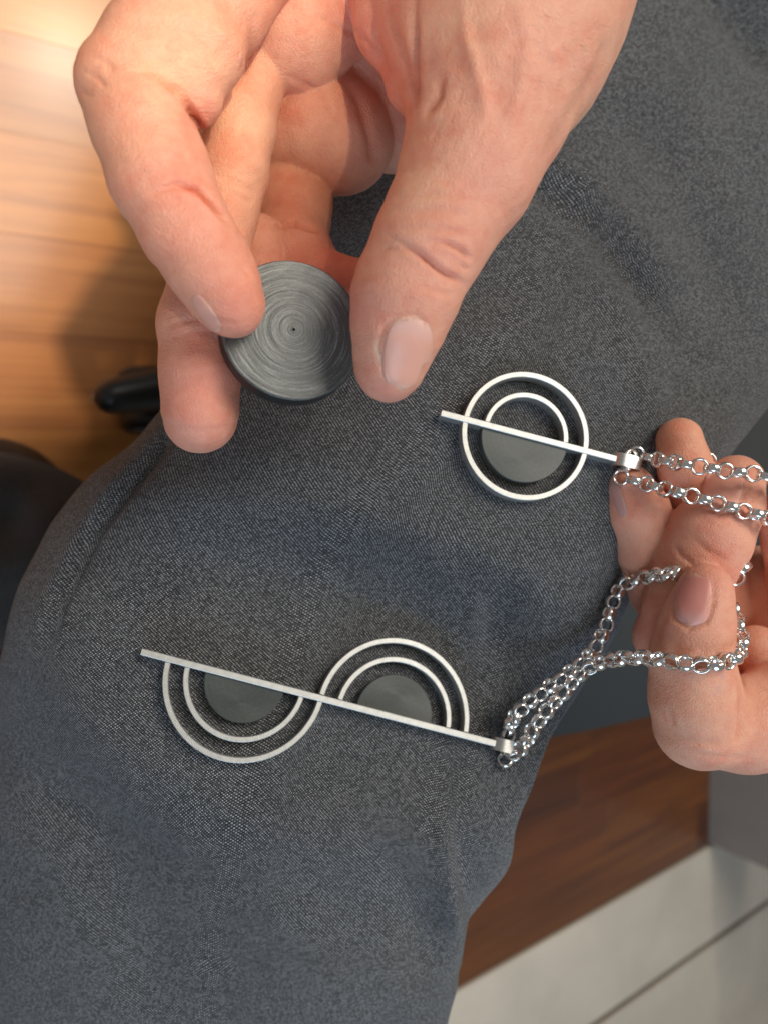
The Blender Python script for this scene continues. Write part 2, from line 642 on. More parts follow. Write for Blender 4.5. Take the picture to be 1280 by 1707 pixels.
# cloth coordinates (metres) for the weave
su = np.concatenate([np.zeros((1, nT)), np.cumsum(np.linalg.norm(np.diff(V2, axis=0), axis=2).mean(1))[:, None] * np.ones((1, nT))])
ring = np.linalg.norm(np.roll(V2, -1, 1) - V2, axis=2)
mid = nT // 2
cum = np.cumsum(ring, 1)
sv = cum - cum[:, mid:mid + 1]
faces = []
for i in range(nS - 1):
    for j in range(nT):
        j2 = (j + 1) % nT
        faces.append((i * nT + j, i * nT + j2, (i + 1) * nT + j2, (i + 1) * nT + j))
faces.append(tuple(range(nT)))
faces.append(tuple((nS - 1) * nT + j for j in reversed(range(nT))))
uvs = np.stack([su.ravel(), sv.ravel()], 1)
leg_cam = V2.reshape(-1, 3)
leg = mesh_obj("trouser_leg", W(leg_cam), faces, M_TROUSER, uv=uvs)
tag(leg, "large charcoal grey woven trouser leg and knee filling the middle, jewellery lying on it", "trousers")
LEG_BVH = BVHTree.FromPolygons([Vector(p) for p in leg_cam], [tuple(q) for q in faces])


def leg_depth(u, v):
    d_ = Vector(P(u, v, 1.0))
    hit = LEG_BVH.ray_cast(Vector((0, 0, 0)), d_.normalized())
    return -hit[0].z if hit[0] else None


# ------------------------------------------------------------------ hands (signed distance field -> surface nets)


def smin(a, b, k):
    h = np.clip(0.5 + 0.5 * (b - a) / k, 0, 1)
    return b + (a - b) * h - k * h * (1 - h)


class Field:
    def __init__(self, lo, hi, h):
        self.h = h
        self.lo = np.asarray(lo)
        self.n = np.ceil((np.asarray(hi) - self.lo) / h).astype(int) + 1
        self.ax = [self.lo[i] + h * np.arange(self.n[i]) for i in range(3)]

    def blank(self):
        return np.full(self.n, 0.05, dtype=np.float32)

    def chain(self, pts, k=0.004, flat=1.0):
        """tapered capsule chain, pts = (u, v, d, r_px)"""
        out = self.blank()
        c = [P(p[0], p[1], p[2]) for p in pts]
        r_ = [p[3] * p[2] / F for p in pts]
        for i in range(len(pts) - 1):
            a, b, ra, rb = c[i], c[i + 1], r_[i], r_[i + 1]
            mg = max(ra, rb) + 0.012
            lo, hi = np.minimum(a, b) - mg, np.maximum(a, b) + mg
            sl = []
            for q in range(3):
                i0 = max(0, int((lo[q] - self.lo[q]) / self.h))
                i1 = min(self.n[q], int((hi[q] - self.lo[q]) / self.h) + 2)
                sl.append(slice(i0, max(i0, i1)))
            if any(s.stop <= s.start for s in sl):
                continue
            X = self.ax[0][sl[0]][:, None, None].astype(np.float32)
            Y = self.ax[1][sl[1]][None, :, None].astype(np.float32)
            Z = self.ax[2][sl[2]][None, None, :].astype(np.float32)
            ba = b - a
            t = np.clip(((X - a[0]) * ba[0] + (Y - a[1]) * ba[1] + (Z - a[2]) * ba[2]) / (ba @ ba + 1e-12), 0, 1)
            dd = np.sqrt((X - a[0] - t * ba[0]) ** 2 + (Y - a[1] - t * ba[1]) ** 2 + ((Z - a[2] - t * ba[2]) / flat) ** 2)
            dd -= ra + (rb - ra) * t
            sub = out[tuple(sl)]
            out[tuple(sl)] = smin(sub, dd, k)
        return out


def surface_nets(f, lo, h):
    s = f < 0
    c = [(i, j, k) for i in (0, 1) for j in (0, 1) for k in (0, 1)]
    nx, ny, nz = f.shape

    def cs(a, o):
        return a[o[0]:nx - 1 + o[0], o[1]:ny - 1 + o[1], o[2]:nz - 1 + o[2]]
    cnt = sum(cs(s, o).astype(np.int8) for o in c)
    act = (cnt > 0) & (cnt < 8)
    idx = np.argwhere(act)
    vid = np.full(act.shape, -1, np.int64)
    vid[act] = np.arange(len(idx))
    acc = np.zeros((len(idx), 3))
    num = np.zeros(len(idx))
    for a in c:
        for q in range(3):
            if a[q] == 1:
                continue
            b = list(a)
            b[q] = 1
            fa = f[idx[:, 0] + a[0], idx[:, 1] + a[1], idx[:, 2] + a[2]]
            fb = f[idx[:, 0] + b[0], idx[:, 1] + b[1], idx[:, 2] + b[2]]
            cr = (fa < 0) != (fb < 0)
            t = np.where(cr, fa / np.where(cr, fa - fb, 1), 0)
            p = np.tile(np.array(a, float), (len(idx), 1))
            p[:, q] += t
            acc[cr] += p[cr]
            num[cr] += 1
    V = lo + h * (idx + acc / num[:, None])
    quads = []
    for q in range(3):
        a = [slice(None)] * 3
        b = [slice(None)] * 3
        a[q] = slice(0, -1)
        b[q] = slice(1, None)
        sa, sb = s[tuple(a)], s[tuple(b)]
        e = np.argwhere(sa != sb)
        o1, o2 = [(1, 2), (2, 0), (0, 1)][q]
        ok = (e[:, o1] > 0) & (e[:, o2] > 0) & (e[:, o1] < f.shape[o1] - 1) & (e[:, o2] < f.shape[o2] - 1)
        e = e[ok]
        inside = sa[e[:, 0], e[:, 1], e[:, 2]]

        def cell(d1, d2):
            w = e.copy()
            w[:, o1] += d1
            w[:, o2] += d2
            return vid[w[:, 0], w[:, 1], w[:, 2]]
        quad = np.stack([cell(-1, -1), cell(0, -1), cell(0, 0), cell(-1, 0)], 1)
        quad[~inside] = quad[~inside][:, ::-1]
        quads.append(quad)
    return V, np.vstack(quads)


def relax(V, Q, it, lam=0.5):
    e = np.vstack([Q[:, [0, 1]], Q[:, [1, 2]], Q[:, [2, 3]], Q[:, [3, 0]]])
    deg = np.bincount(e.ravel(), minlength=len(V)).astype(float)
    for k_ in range(it):
        la = lam if k_ % 2 == 0 else -lam * 0.9 if it > 3 else lam
        s = np.zeros_like(V)
        for q in range(3):
            s[:, q] = np.bincount(e[:, 0], V[e[:, 1], q], len(V)) + np.bincount(e[:, 1], V[e[:, 0], q], len(V))
        V = V + la * (s / deg[:, None] - V)
    return V


def vnormals(V, Q):
    n = np.cross(V[Q[:, 2]] - V[Q[:, 0]], V[Q[:, 3]] - V[Q[:, 1]])
    out = np.zeros_like(V)
    for k_ in range(4):
        for q in range(3):
            out[:, q] += np.bincount(Q[:, k_], n[:, q], len(V))
    return out / (np.linalg.norm(out, axis=1, keepdims=True) + 1e-12)


BASE = np.array([0.77, 0.375, 0.265])


def finish_hand(field, f, name, creases, patches, label, lines=()):
    f[0] = f[-1] = 0.01
    f[:, 0] = f[:, -1] = 0.01
    f[:, :, 0] = f[:, :, -1] = 0.01
    V, Q = surface_nets(f, field.lo, field.h)
    V = relax(V, Q, 4, 0.5)
    N = vnormals(V, Q)
    u, v = proj(V)
    dep = -V[:, 2]
    facing = (N * (-V / np.linalg.norm(V, axis=1, keepdims=True))).sum(1)
    disp = np.zeros(len(V))
    for pl, w_, h_, d0, d1 in creases:
        d_, s_, t_ = seg_dist(u, v, pl)
        fade = np.clip(np.minimum(t_ * 2.2, (1 - t_) * 5) + 0.1, 0, 1)
        msk = np.clip(facing * 3, 0, 1) * (dep > d0) * (dep < d1)
        disp -= h_ * np.exp(-(d_ / w_) ** 2) * fade * msk
        disp += 0.12 * h_ * np.exp(-((d_ - 2.2 * w_) / (1.3 * w_)) ** 2) * fade * msk
    disp += 0.00022 * smooth_noise(u + dep * 3000, v, 75, 11) + 0.0001 * smooth_noise(u, v + dep * 4000, 32, 12)
    V = V + N * disp[:, None]
    col = np.tile(BASE, (len(V), 1))
    for pl, w_, h_, d0, d1 in creases:
        if h_ < 0.0003:
            continue
        d_, s_, t_ = seg_dist(u, v, pl)
        wgt = min(0.55, h_ * 320) * np.exp(-(d_ / (w_ * 0.9)) ** 2) * (dep > d0) * (dep < d1) * np.clip(facing * 3, 0, 1) * np.clip(np.minimum(t_ * 3, (1 - t_) * 5), 0, 1)
        col = col * (1 - wgt[:, None]) + np.array([0.62, 0.20, 0.12]) * wgt[:, None]
    for pl, w_, c_, d0, d1 in lines:
        d_, s_, t_ = seg_dist(u, v, pl)
        wgt = 0.8 * np.exp(-(d_ / w_) ** 2) * (dep > d0) * (dep < d1) * np.clip(np.minimum(t_, 1 - t_) * 6, 0, 1)
        col = col * (1 - wgt[:, None]) + np.array(c_) * wgt[:, None]
    for (pu, pv, pr, pd, c_, amt) in patches:
        wgt = amt * np.exp(-(((u - pu) ** 2 + (v - pv) ** 2) / pr ** 2)) * (np.exp(-((dep - pd) / 0.022) ** 2) if pd else 1.0)
        col = col * (1 - wgt[:, None]) + np.array(c_) * wgt[:, None]
    o = mesh_obj(name, W(V), Q, M_SKIN)
    ca = o.data.color_attributes.new("skin", 'FLOAT_COLOR', 'POINT')
    ca.data.foreach_set("color", np.hstack([col, np.ones((len(V), 1))]).ravel())
    tag(o, label, "hand")
    bvh = BVHTree.FromPolygons([Vector(p) for p in V], [tuple(q) for q in Q])
    return o, bvh


RED = (0.76, 0.235, 0.165)
PINK = (0.77, 0.305, 0.235)
PALE = (0.81, 0.50, 0.325)
BROWN = (0.50, 0.24, 0.155)

# ---- hand holding the disc
lo = P(60, 800, 0.215)
lo = np.array([-0.095, 0.009, -0.286])
hi = np.array([0.105, 0.190, -0.166])
FA = Field(lo, hi, 0.00062)
index = FA.chain([(470, -150, 0.208, 92), (345, -5, 0.197, 96), (268, 88, 0.190, 88), (222, 140, 0.187, 86)], 0.006)
index2 = FA.chain([(212, 142, 0.187, 84), (238, 210, 0.186, 80), (268, 295, 0.186, 81), (312, 385, 0.187, 72), (352, 448, 0.188, 66), (378, 492, 0.189, 57), (391, 514, 0.190, 46)], 0.004)
ipad = FA.chain([(330, 90, 0.191, 78), (318, 150, 0.190, 52), (326, 172, 0.1905, 34)], 0.004)
index = smin(index, ipad, 0.004)
index = smin(index, index2, 0.0006)
middle = FA.chain([(450, 60, 0.230, 62), (412, 165, 0.223, 50), (398, 215, 0.2195, 58), (388, 285, 0.217, 56), (372, 350, 0.215, 54), (350, 440, 0.212, 62), (333, 540, 0.210, 65), (334, 620, 0.209, 63), (334, 690, 0.2095, 58), (334, 698, 0.210, 53)], 0.004)
ring_a = FA.chain([(500, 220, 0.258, 60), (488, 335, 0.2505, 62), (492, 368, 0.2475, 60)], 0.004)
ring_b = FA.chain([(488, 398, 0.244, 60), (500, 440, 0.238, 58), (540, 470, 0.231, 48), (610, 478, 0.226, 44)], 0.004)
ringf = smin(ring_a, ring_b, 0.0012)
ring_c = FA.chain([(430, 400, 0.232, 44), (440, 470, 0.228, 44)], 0.004)
ringf = np.minimum(ringf, ring_c)
pinky = FA.chain([(465, 225, 0.243, 52), (530, 215, 0.246, 92), (568, 232, 0.248, 88)], 0.004)
hyp = FA.chain([(560, 130, 0.256, 90), (655, 205, 0.258, 72), (720, 120, 0.256, 90)], 0.005)
pad = FA.chain([(470, 10, 0.226, 92), (490, 52, 0.227, 92), (580, -10, 0.230, 90)], 0.005)
padlet = FA.chain([(420, 120, 0.234, 60), (436, 160, 0.236, 44)], 0.004)
padlet2 = FA.chain([(470, 185, 0.2405, 44), (545, 130, 0.241, 44)], 0.003)
palm = np.minimum(smin(pad, padlet, 0.0006), padlet2)
palm = smin(palm, pinky, 0.0008)
palm = smin(palm, hyp, 0.0012)
body = FA.chain([(560, -260, 0.240, 260), (800, -330, 0.235, 280), (900, -520, 0.24, 260)], 0.01)
web = FA.chain([(640, -120, 0.218, 95), (655, 40, 0.213, 58), (684, 150, 0.209, 30), (692, 182, 0.207, 12)], 0.006)
web2 = FA.chain([(700, -60, 0.205, 95), (745, 60, 0.203, 85), (765, 130, 0.200, 75)], 0.006)
thumb0 = FA.chain([(868, -190, 0.222, 240), (838, 0, 0.208, 205), (828, 90, 0.202, 168), (812, 190, 0.197, 122), (778, 290, 0.194, 104), (724, 390, 0.191, 86), (704, 425, 0.190, 84)], 0.007)
thumb1 = FA.chain([(700, 440, 0.190, 88), (676, 498, 0.190, 83), (660, 560, 0.191, 68), (649, 608, 0.193, 53), (648, 614, 0.193, 51)], 0.004)
tbulge = FA.chain([(652, 462, 0.191, 54), (644, 530, 0.191, 50)], 0.004)
thumb1 = smin(thumb1, tbulge, 0.004)
wristside = FA.chain([(900, -120, 0.228, 190), (880, 120, 0.214, 95)], 0.008)
thumb = smin(smin(thumb0, thumb1, 0.0025), wristside, 0.010)
thumb = smin(thumb, web2, 0.004)
thumb = smin(thumb, web, 0.0015)
fing = np.minimum(np.minimum(index, middle), ringf)
palmfill = FA.chain([(620, -10, 0.246, 120), (760, 50, 0.236, 130)], 0.006)
hand = smin(smin(palm, body, 0.008), palmfill, 0.0015)
hand = smin(hand, fing, 0.0009)
hand = smin(hand, thumb, 0.0012)
CR_A = [
    ([(222, 118), (258, 124), (294, 150), (322, 188), (348, 236), (375, 275)], 5, 0.0022, 0.150, 0.20),
    ([(250, 322), (296, 307), (330, 316), (352, 340), (385, 372)], 5, 0.0022, 0.150, 0.20),
    ([(256, 330), (285, 328), (310, 334)], 4, 0.0003, 0.150, 0.20),
    ([(648, 392), (700, 424), (735, 452), (775, 474)], 5, 0.0014, 0.150, 0.20),
    ([(705, 400), (745, 404), (770, 418), (786, 432)], 4.5, 0.0011, 0.150, 0.20),
    ([(765, 436), (780, 452)], 4, 0.0006, 0.150, 0.20),
    ([(640, 384), (690, 378), (740, 380), (780, 392)], 5, 0.0005, 0.150, 0.20),
    ([(660, 352), (720, 348), (790, 358)], 6, 0.0003, 0.150, 0.20),
    ([(355, 292), (392, 300), (428, 322)], 4, 0.0005, 0.195, 0.222),
    ([(352, 312), (395, 324), (424, 340)], 4, 0.0004, 0.195, 0.222),
    ([(425, 20), (415, 90), (402, 130)], 6, 0.0006, 0.18, 0.24),
    ([(455, 378), (490, 372), (535, 385)], 5, 0.0016, 0.2, 0.26),
    ([(520, 20), (600, 60), (640, 90)], 5, 0.0006, 0.20, 0.24),
    ([(738, 120), (730, 160), (705, 195)], 7, 0.0010, 0.15, 0.22),
    ([(640, 0), (668, 70), (684, 150)], 8, 0.0010, 0.15, 0.23),
    ([(610, 20), (640, 90), (672, 140)], 6, 0.0006, 0.15, 0.23),
    ([(690, -20), (690, 80), (692, 180)], 7, 0.0016, 0.15, 0.23),
    ([(885, 300), (940, 210), (1000, 110), (1010, 60)], 10, 0.0007, 0.15, 0.25),
    ([(560, 110), (600, 170), (620, 240), (622, 280)], 9, 0.0012, 0.22, 0.27),
    ([(470, 120), (530, 150), (560, 200)], 5, 0.0005, 0.22, 0.27),
]
for k_ in range(13):      # fine skin folds running along the back of the thumb
    x0_ = 745 + k_ * 17
    pts_ = [(x0_ + 34, 60 + 6 * k_), (x0_ + 14 + random.uniform(-4, 4), 130 + 7 * k_), (x0_ - 12, 205 + 6 * k_), (x0_ - 44, 280 + 4 * k_)]
    CR_A.append((pts_, 3.0, 0.00006, 0.15, 0.23))
CR_A += [
    ([(268, 552), (300, 536), (340, 530), (398, 540)], 4.5, 0.00032, 0.18, 0.23),
    ([(275, 566), (320, 552), (380, 552)], 4, 0.0002, 0.18, 0.23),
    ([(770, -10), (775, 60), (800, 140), (812, 210)], 12, -0.0007, 0.15, 0.23),
    ([(860, -10), (880, 60), (870, 140), (845, 230)], 14, -0.0006, 0.15, 0.23),
    ([(905, 60), (930, 100), (925, 150)], 10, -0.0005, 0.15, 0.23),
    ([(665, 330), (720, 322), (800, 332)], 5, 0.00032, 0.15, 0.23),
    ([(690, 470), (730, 486), (756, 492)], 4, 0.0004, 0.15, 0.23),
    ([(630, 420), (650, 412), (680, 418)], 4, 0.0004, 0.15, 0.23),
    ([(150, 90), (175, 100), (190, 118)], 4, 0.0005, 0.15, 0.20),
    ([(138, 118), (162, 128), (178, 146)], 4, 0.0005, 0.15, 0.20),
    ([(132, 150), (155, 160)], 4, 0.0004, 0.15, 0.20),
    ([(395, 440), (420, 462)], 4, 0.0003, 0.15, 0.20),
]
CR_A += [  # nail folds
    ([(664, 652), (640, 622), (629, 580), (640, 545), (662, 528), (692, 524), (712, 540), (720, 560)], 4.0, 0.0004, 0.15, 0.21),
]
PT_A = [
    (395, 490, 75, 0.19, RED, 0.6), (330, 400, 60, 0.188, PINK, 0.5), (300, 310, 70, 0.187, PINK, 0.7), (190, 140, 60, 0.187, BROWN, 0.25),
    (170, 260, 60, 0.187, BROWN, 0.2), (300, 110, 70, 0.19, PALE, 0.6), (340, 190, 50, 0.19, PINK, 0.6),
    (345, 620, 80, 0.21, RED, 0.75), (310, 700, 60, 0.21, PINK, 0.6), (400, 200, 60, 0.218, PALE, 0.7), (395, 310, 50, 0.216, PALE, 0.3),
    (560, 470, 60, 0.226, RED, 0.8), (540, 230, 70, 0.246, (0.72, 0.36, 0.22), 0.6), (655, 190, 70, 0.258, (0.66, 0.33, 0.25), 0.6),
    (640, 120, 70, 0.212, RED, 0.55), (600, 20, 40, 0.215, PINK, 0.6), (480, 60, 60, 0.225, PALE, 0.3), (440, 30, 40, 0.22, RED, 0.35),
    (650, 640, 50, 0.193, PINK, 0.6), (610, 520, 50, 0.19, PINK, 0.55), (740, 430, 60, 0.19, PINK, 0.45), (700, 300, 60, 0.193, PALE, 0.5),
    (790, 330, 50, 0.193, PINK, 0.35), (880, 110, 110, 0.205, PINK, 0.6), (820, 260, 60, 0.195, PINK, 0.5), (960, 20, 60, 0.21, PINK, 0.6), (760, 40, 60, 0.20, PALE, 0.7), (1000, 60, 60, 0.21, PALE, 0.6), (960, 180, 50, 0.21, PALE, 0.6),
    (720, 100, 28, 0.20, (0.60, 0.33, 0.28), 0.5), (475, 330, 30, 0.236, RED, 0.35), (490, 420, 40, 0.23, RED, 0.2),
]
hand_a, BVH_A = finish_hand(FA, hand, "hand", CR_A, PT_A, "hand at the top pinching the dark disc between index finger and thumb",
    [([(627, 562), (628, 585), (640, 614), (662, 645), (680, 652)], 3.2, (0.86, 0.66, 0.47), 0.15, 0.21), ([(648, 546), (664, 532), (690, 528), (708, 540)], 2.8, (0.84, 0.60, 0.46), 0.15, 0.21)])

# ---- hand gathering the chains
FB = Field(np.array([0.066, -0.115, -0.36]), np.array([0.235, 0.040, -0.205]), 0.00075)
b1 = FB.chain([(1132, 734, 0.256, 38), (1140, 780, 0.258, 42), (1158, 870, 0.268, 46), (1200, 1000, 0.29, 55)], 0.004)
b2 = FB.chain([(1048, 814, 0.2575, 40), (1060, 850, 0.2580, 50), (1080, 910, 0.262, 53), (1108, 980, 0.270, 56), (1170, 1080, 0.29, 60)], 0.004)
b3 = FB.chain([(1226, 804, 0.255, 46), (1212, 845, 0.252, 54), (1182, 895, 0.249, 66), (1160, 940, 0.250, 64), (1130, 1010, 0.254, 52), (1103, 1060, 0.259, 43), (1112, 1078, 0.262, 42), (1230, 1120, 0.285, 60)], 0.004)
b4 = FB.chain([(1312, 862, 0.262, 46), (1330, 905, 0.265, 52), (1340, 1000, 0.28, 60)], 0.004)
bt = FB.chain([(1178, 978, 0.2345, 38), (1172, 1000, 0.2345, 46), (1160, 1048, 0.235, 57), (1152, 1100, 0.237, 64), (1158, 1160, 0.239, 71), (1166, 1206, 0.241, 74)], 0.004)
bp = FB.chain([(1166, 1206, 0.243, 72), (1240, 1208, 0.248, 72), (1330, 1190, 0.258, 92), (1480, 1130, 0.275, 150), (1640, 1060, 0.29, 180)], 0.006)
bpalm = FB.chain([(1262, 980, 0.292, 70), (1330, 1040, 0.296, 110), (1480, 1100, 0.29, 180)], 0.008)
bweb = FB.chain([(1262, 1085, 0.268, 42), (1330, 1120, 0.272, 70)], 0.005)
hb = np.minimum(np.minimum(b1, b2), np.minimum(b3, b4))
hb = smin(hb, smin(bpalm, bweb, 0.001), 0.001)
hb = smin(hb, smin(bt, bp, 0.0025), 0.0008)
CR_B = [
    ([(1092, 1195), (1125, 1225), (1160, 1238), (1210, 1240)], 6, 0.0005, 0.2, 0.26),
    ([(1110, 1180), (1118, 1195), (1124, 1212)], 4, 0.0005, 0.2, 0.26),
    ([(1125, 1240), (1180, 1262), (1250, 1262)], 5, 0.0003, 0.2, 0.26),
    ([(1225, 1100), (1237, 1160), (1235, 1215), (1228, 1240)], 6, 0.0012, 0.2, 0.27),
    ([(1122, 905), (1135, 925), (1160, 945)], 4, 0.0006, 0.22, 0.27),
    ([(1150, 890), (1180, 920), (1215, 935)], 5, 0.0004, 0.22, 0.27),
    ([(1118, 1010), (1100, 1045), (1092, 1085)], 5, 0.0006, 0.2, 0.26),
]
CR_B += [
    ([(1126, 962), (1117, 1000), (1122, 1030), (1148, 1048), (1178, 1036), (1190, 1004), (1188, 968)], 4.0, 0.0007, 0.2, 0.26),
    ([(1168, 800), (1166, 838), (1196, 858), (1236, 846), (1246, 806)], 4.0, 0.0004, 0.22, 0.27),
]
PT_B = [
    (1040, 830, 40, None, RED, 0.4), (1132, 740, 45, None, (0.78, 0.37, 0.23), 0.6), (1205, 830, 50, 0.25, RED, 0.55), (1180, 910, 50, 0.25, PINK, 0.5),
    (1200, 960, 40, 0.235, PINK, 0.4), (1150, 1180, 60, 0.24, PALE, 0.5), (1260, 980, 80, 0.29, (0.74, 0.40, 0.26), 0.7), (1080, 1040, 40, 0.258, PINK, 0.6),
    (1100, 900, 50, 0.272, (0.62, 0.32, 0.22), 0.5),
    (1203, 1128, 5, 0.24, (0.30, 0.22, 0.40), 0.5), (1198, 1150, 9, 0.24, (0.45, 0.33, 0.45), 0.3),
]
hand_b, BVH_B = finish_hand(FB, hb, "hand", CR_B, PT_B, "hand at the right edge with silver chains looped round its thumb and fingers")


# ---- nails
def nail(hand_o, bvh, base, tip, wid, cols, name="fingernail", lift=0.00016, power=2.6, nl=22, nw=17):
    base, tip = np.array(base, float), np.array(tip, float)
    ax = tip - base
    L = np.linalg.norm(ax)
    ax /= L
    sd = np.array([-ax[1], ax[0]])
    V, Nrm, Cc = [], [], []
    for i in range(nl):
        s = -1 + 2 * i / (nl - 1)
        half = wid / 2 * (1 - abs(s) ** power) ** (1 / power) + 0.6
        for j in range(nw):
            w_ = -1 + 2 * j / (nw - 1)
            q = (base + tip) / 2 + ax * s * L / 2 + sd * w_ * half
            d_ = Vector(P(q[0], q[1], 1.0)).normalized()
            hit = bvh.ray_cast(Vector((0, 0, 0)), d_)
            if hit[0] is None:
                V.append(V[-1] if V else np.zeros(3))
            else:
                e = max(abs(s), abs(w_)) ** 6
                nn = np.array(hit[1])
                V.append(np.array(hit[0]) + nn * lift * (1.15 - 0.9 * e))
            lun = np.clip((-0.35 - s) * 3, 0, 1)
            fe = np.clip((s - 0.86) * 14, 0, 1)
            c_ = np.array(cols[0]) * (1 - lun) + np.array(cols[1]) * lun
            c_ = c_ * (1 - fe) + np.array(cols[2]) * fe
            Cc.append(c_)
    V = np.array(V).reshape(nl, nw, 3)
    for k_ in range(2):
        V[1:-1, 1:-1] = (V[:-2, 1:-1] + V[2:, 1:-1] + V[1:-1, :-2] + V[1:-1, 2:] + 2 * V[1:-1, 1:-1]) / 6
    top = V.reshape(-1, 3)
    view = top / np.linalg.norm(top, axis=1, keepdims=True)
    bot = top + view * 0.0008
    fs = []
    K = nl * nw
    for i in range(nl - 1):
        for j in range(nw - 1):
            a, b, c_, d_ = i * nw + j, i * nw + j + 1, (i + 1) * nw + j + 1, (i + 1) * nw + j
            fs.append((a, b, c_, d_))
            fs.append((d_ + K, c_ + K, b + K, a + K))
    bd = [j for j in range(nw)] + [i * nw + nw - 1 for i in range(1, nl)] + [(nl - 1) * nw + j for j in range(nw - 2, -1, -1)] + [i * nw for i in range(nl - 2, 0, -1)]
    for a, b in zip(bd, bd[1:] + bd[:1]):
        fs.append((b, a, a + K, b + K))
    o = mesh_obj(name, W(np.vstack([top, bot])), fs, M_NAIL, hand_o)
    ca = o.data.color_attributes.new("skin", 'FLOAT_COLOR', 'POINT')
    cc = np.vstack([Cc, Cc])
    ca.data.foreach_set("color", np.hstack([cc, np.ones((len(cc), 1))]).ravel())
    return o


nail(hand_a, BVH_A, (688, 528), (670, 650), 80, [(0.79, 0.39, 0.30), (0.79, 0.45, 0.38), (0.82, 0.50, 0.38)], power=2.6)
nail(hand_a, BVH_A, (322, 492), (366, 552), 22, [(0.74, 0.36, 0.28), (0.72, 0.35, 0.28), (0.80, 0.48, 0.37)])
nail(hand_b, BVH_B, (1150, 1044), (1160, 956), 62, [(0.70, 0.29, 0.25), (0.68, 0.36, 0.33), (0.76, 0.45, 0.36)])
nail(hand_b, BVH_B, (1196, 852), (1212, 780), 66, [(0.78, 0.36, 0.28), (0.78, 0.38, 0.30), (0.82, 0.46, 0.36)])
nail(hand_b, BVH_B, (1040, 862), (1020, 800), 16, [(0.58, 0.32, 0.29), (0.56, 0.33, 0.32), (0.62, 0.36, 0.31)])

# ---- a few fine hairs


def hairs(hand_o, bvh, lines, rad=0.000022):
    V, fs = [], []
    for pts in lines:
        c3 = []
        for (u, v, lift) in pts:
            d_ = Vector(P(u, v, 1.0)).normalized()
            hit = bvh.ray_cast(Vector((0, 0, 0)), d_)
            if hit[0] is not None:
                c3.append(np.array(hit[0]) + np.array(hit[1]) * lift)
            elif c3:
                c3.append(np.array(P(u, v, -c3[-1][2])))
        if len(c3) < 2:
            continue
        c3 = catmull(c3, 5)
        for i, p in enumerate(c3):
            t = c3[min(i + 1, len(c3) - 1)] - c3[max(i - 1, 0)]
            t /= np.linalg.norm(t) + 1e-12
            a = np.cross(t, [0, 0, 1.0])
            a /= np.linalg.norm(a) + 1e-12
            b = np.cross(t, a)
            rr = rad * (1 - 0.7 * i / len(c3))
            for k_ in range(4):
                an = k_ * math.pi / 2
                V.append(p + rr * (a * math.cos(an) + b * math.sin(an)))
            if i:
                o_ = len(V) - 8
                for k_ in range(4):
                    fs.append((o_ + k_, o_ + (k_ + 1) % 4, o_ + 4 + (k_ + 1) % 4, o_ + 4 + k_))
    o = mesh_obj("hair", W(np.array(V)), fs, M_HAIR, hand_o)
    o["kind"] = "stuff"
    return o


ln = []
for k_ in range(26):
    u0, v0 = random.uniform(860, 1030), random.uniform(5, 140)
    if u0 + v0 * 0.5 > 1060:
        continue
    a_ = random.uniform(0.2, 1.4)
    l_ = random.uniform(14, 34)
    ln.append([(u0, v0, 0.0), (u0 + l_ * 0.5 * math.cos(a_), v0 + l_ * 0.5 * math.sin(a_), 0.0006), (u0 + l_ * math.cos(a_ + 0.3), v0 + l_ * math.sin(a_ + 0.3), 0.0008)])
for (u0, v0, s_) in []:
    ln.append([(u0, v0, 0.0), (u0 + s_ * 0.3, v0 + s_ * 0.6, 0.0005), (u0 - s_ * 0.2, v0 + s_, 0.0006)])
hairs(hand_a, BVH_A, ln)
hairs(hand_b, BVH_B, [[(1195, 1278, 0.0), (1212, 1287, 0.0), (1228, 1288, 0)], [(1205, 1279, 0), (1222, 1292, 0), (1242, 1293, 0)],
                      [(1262, 1277, 0), (1255, 1290, 0), (1244, 1298, 0)], [(1240, 1278, 0), (1250, 1286, 0), (1262, 1288, 0)]])

# ------------------------------------------------------------------ dark disc


def frame_from(n, xdir):
    n = np.asarray(n, float) / np.linalg.norm(n)
    x = np.asarray(xdir, float) - n * np.dot(xdir, n)
    x /= np.linalg.norm(x)
    y = np.cross(n, x)
    return x, y, n


def lathe(profile, seg=96, closed=False):
    V, fs = [], []
    n = len(profile)
    for i in range(seg):
        a = 2 * math.pi * i / seg
        for r_, z in profile:
            V.append((r_ * math.cos(a), r_ * math.sin(a), z))
    for i in range(seg):
        i2 = (i + 1) % seg
        for j in range(n - 1):
            fs.append((i * n + j, i2 * n + j, i2 * n + j + 1, i * n + j + 1))
    return np.array(V), fs


def placed(name, V, fs, mat, c, fr, parent=None, smooth=True):
    """mesh in its own local frame (so object coordinates follow the thing)"""
    me = bpy.data.meshes.new(name)
    me.from_pydata(np.asarray(V).tolist(), [], [list(map(int, q)) for q in fs])
    me.materials.append(mat)
    if smooth:
        me.polygons.foreach_set("use_smooth", [True] * len(me.polygons))
    o = bpy.data.objects.new(name, me)
    COL.objects.link(o)
    R3 = A @ np.stack(fr, 1)
    Mx = Matrix(R3.tolist()).to_4x4()
    Mx.translation = Vector(W(c))
    if parent:
        o.parent = parent
        Mx.translation = Vector(W(c) - wloc(parent))
        o.matrix_local = Mx
    else:
        o.matrix_world = Mx
    return o


def sharpen(o, ang=35):
    me = o.data
    bm = bmesh.new()
    bm.from_mesh(me)
    for e in bm.edges:
        if len(e.link_faces) == 2 and e.calc_face_angle(0) > math.radians(ang):
            e.smooth = False
    bm.to_mesh(me)
    bm.free()


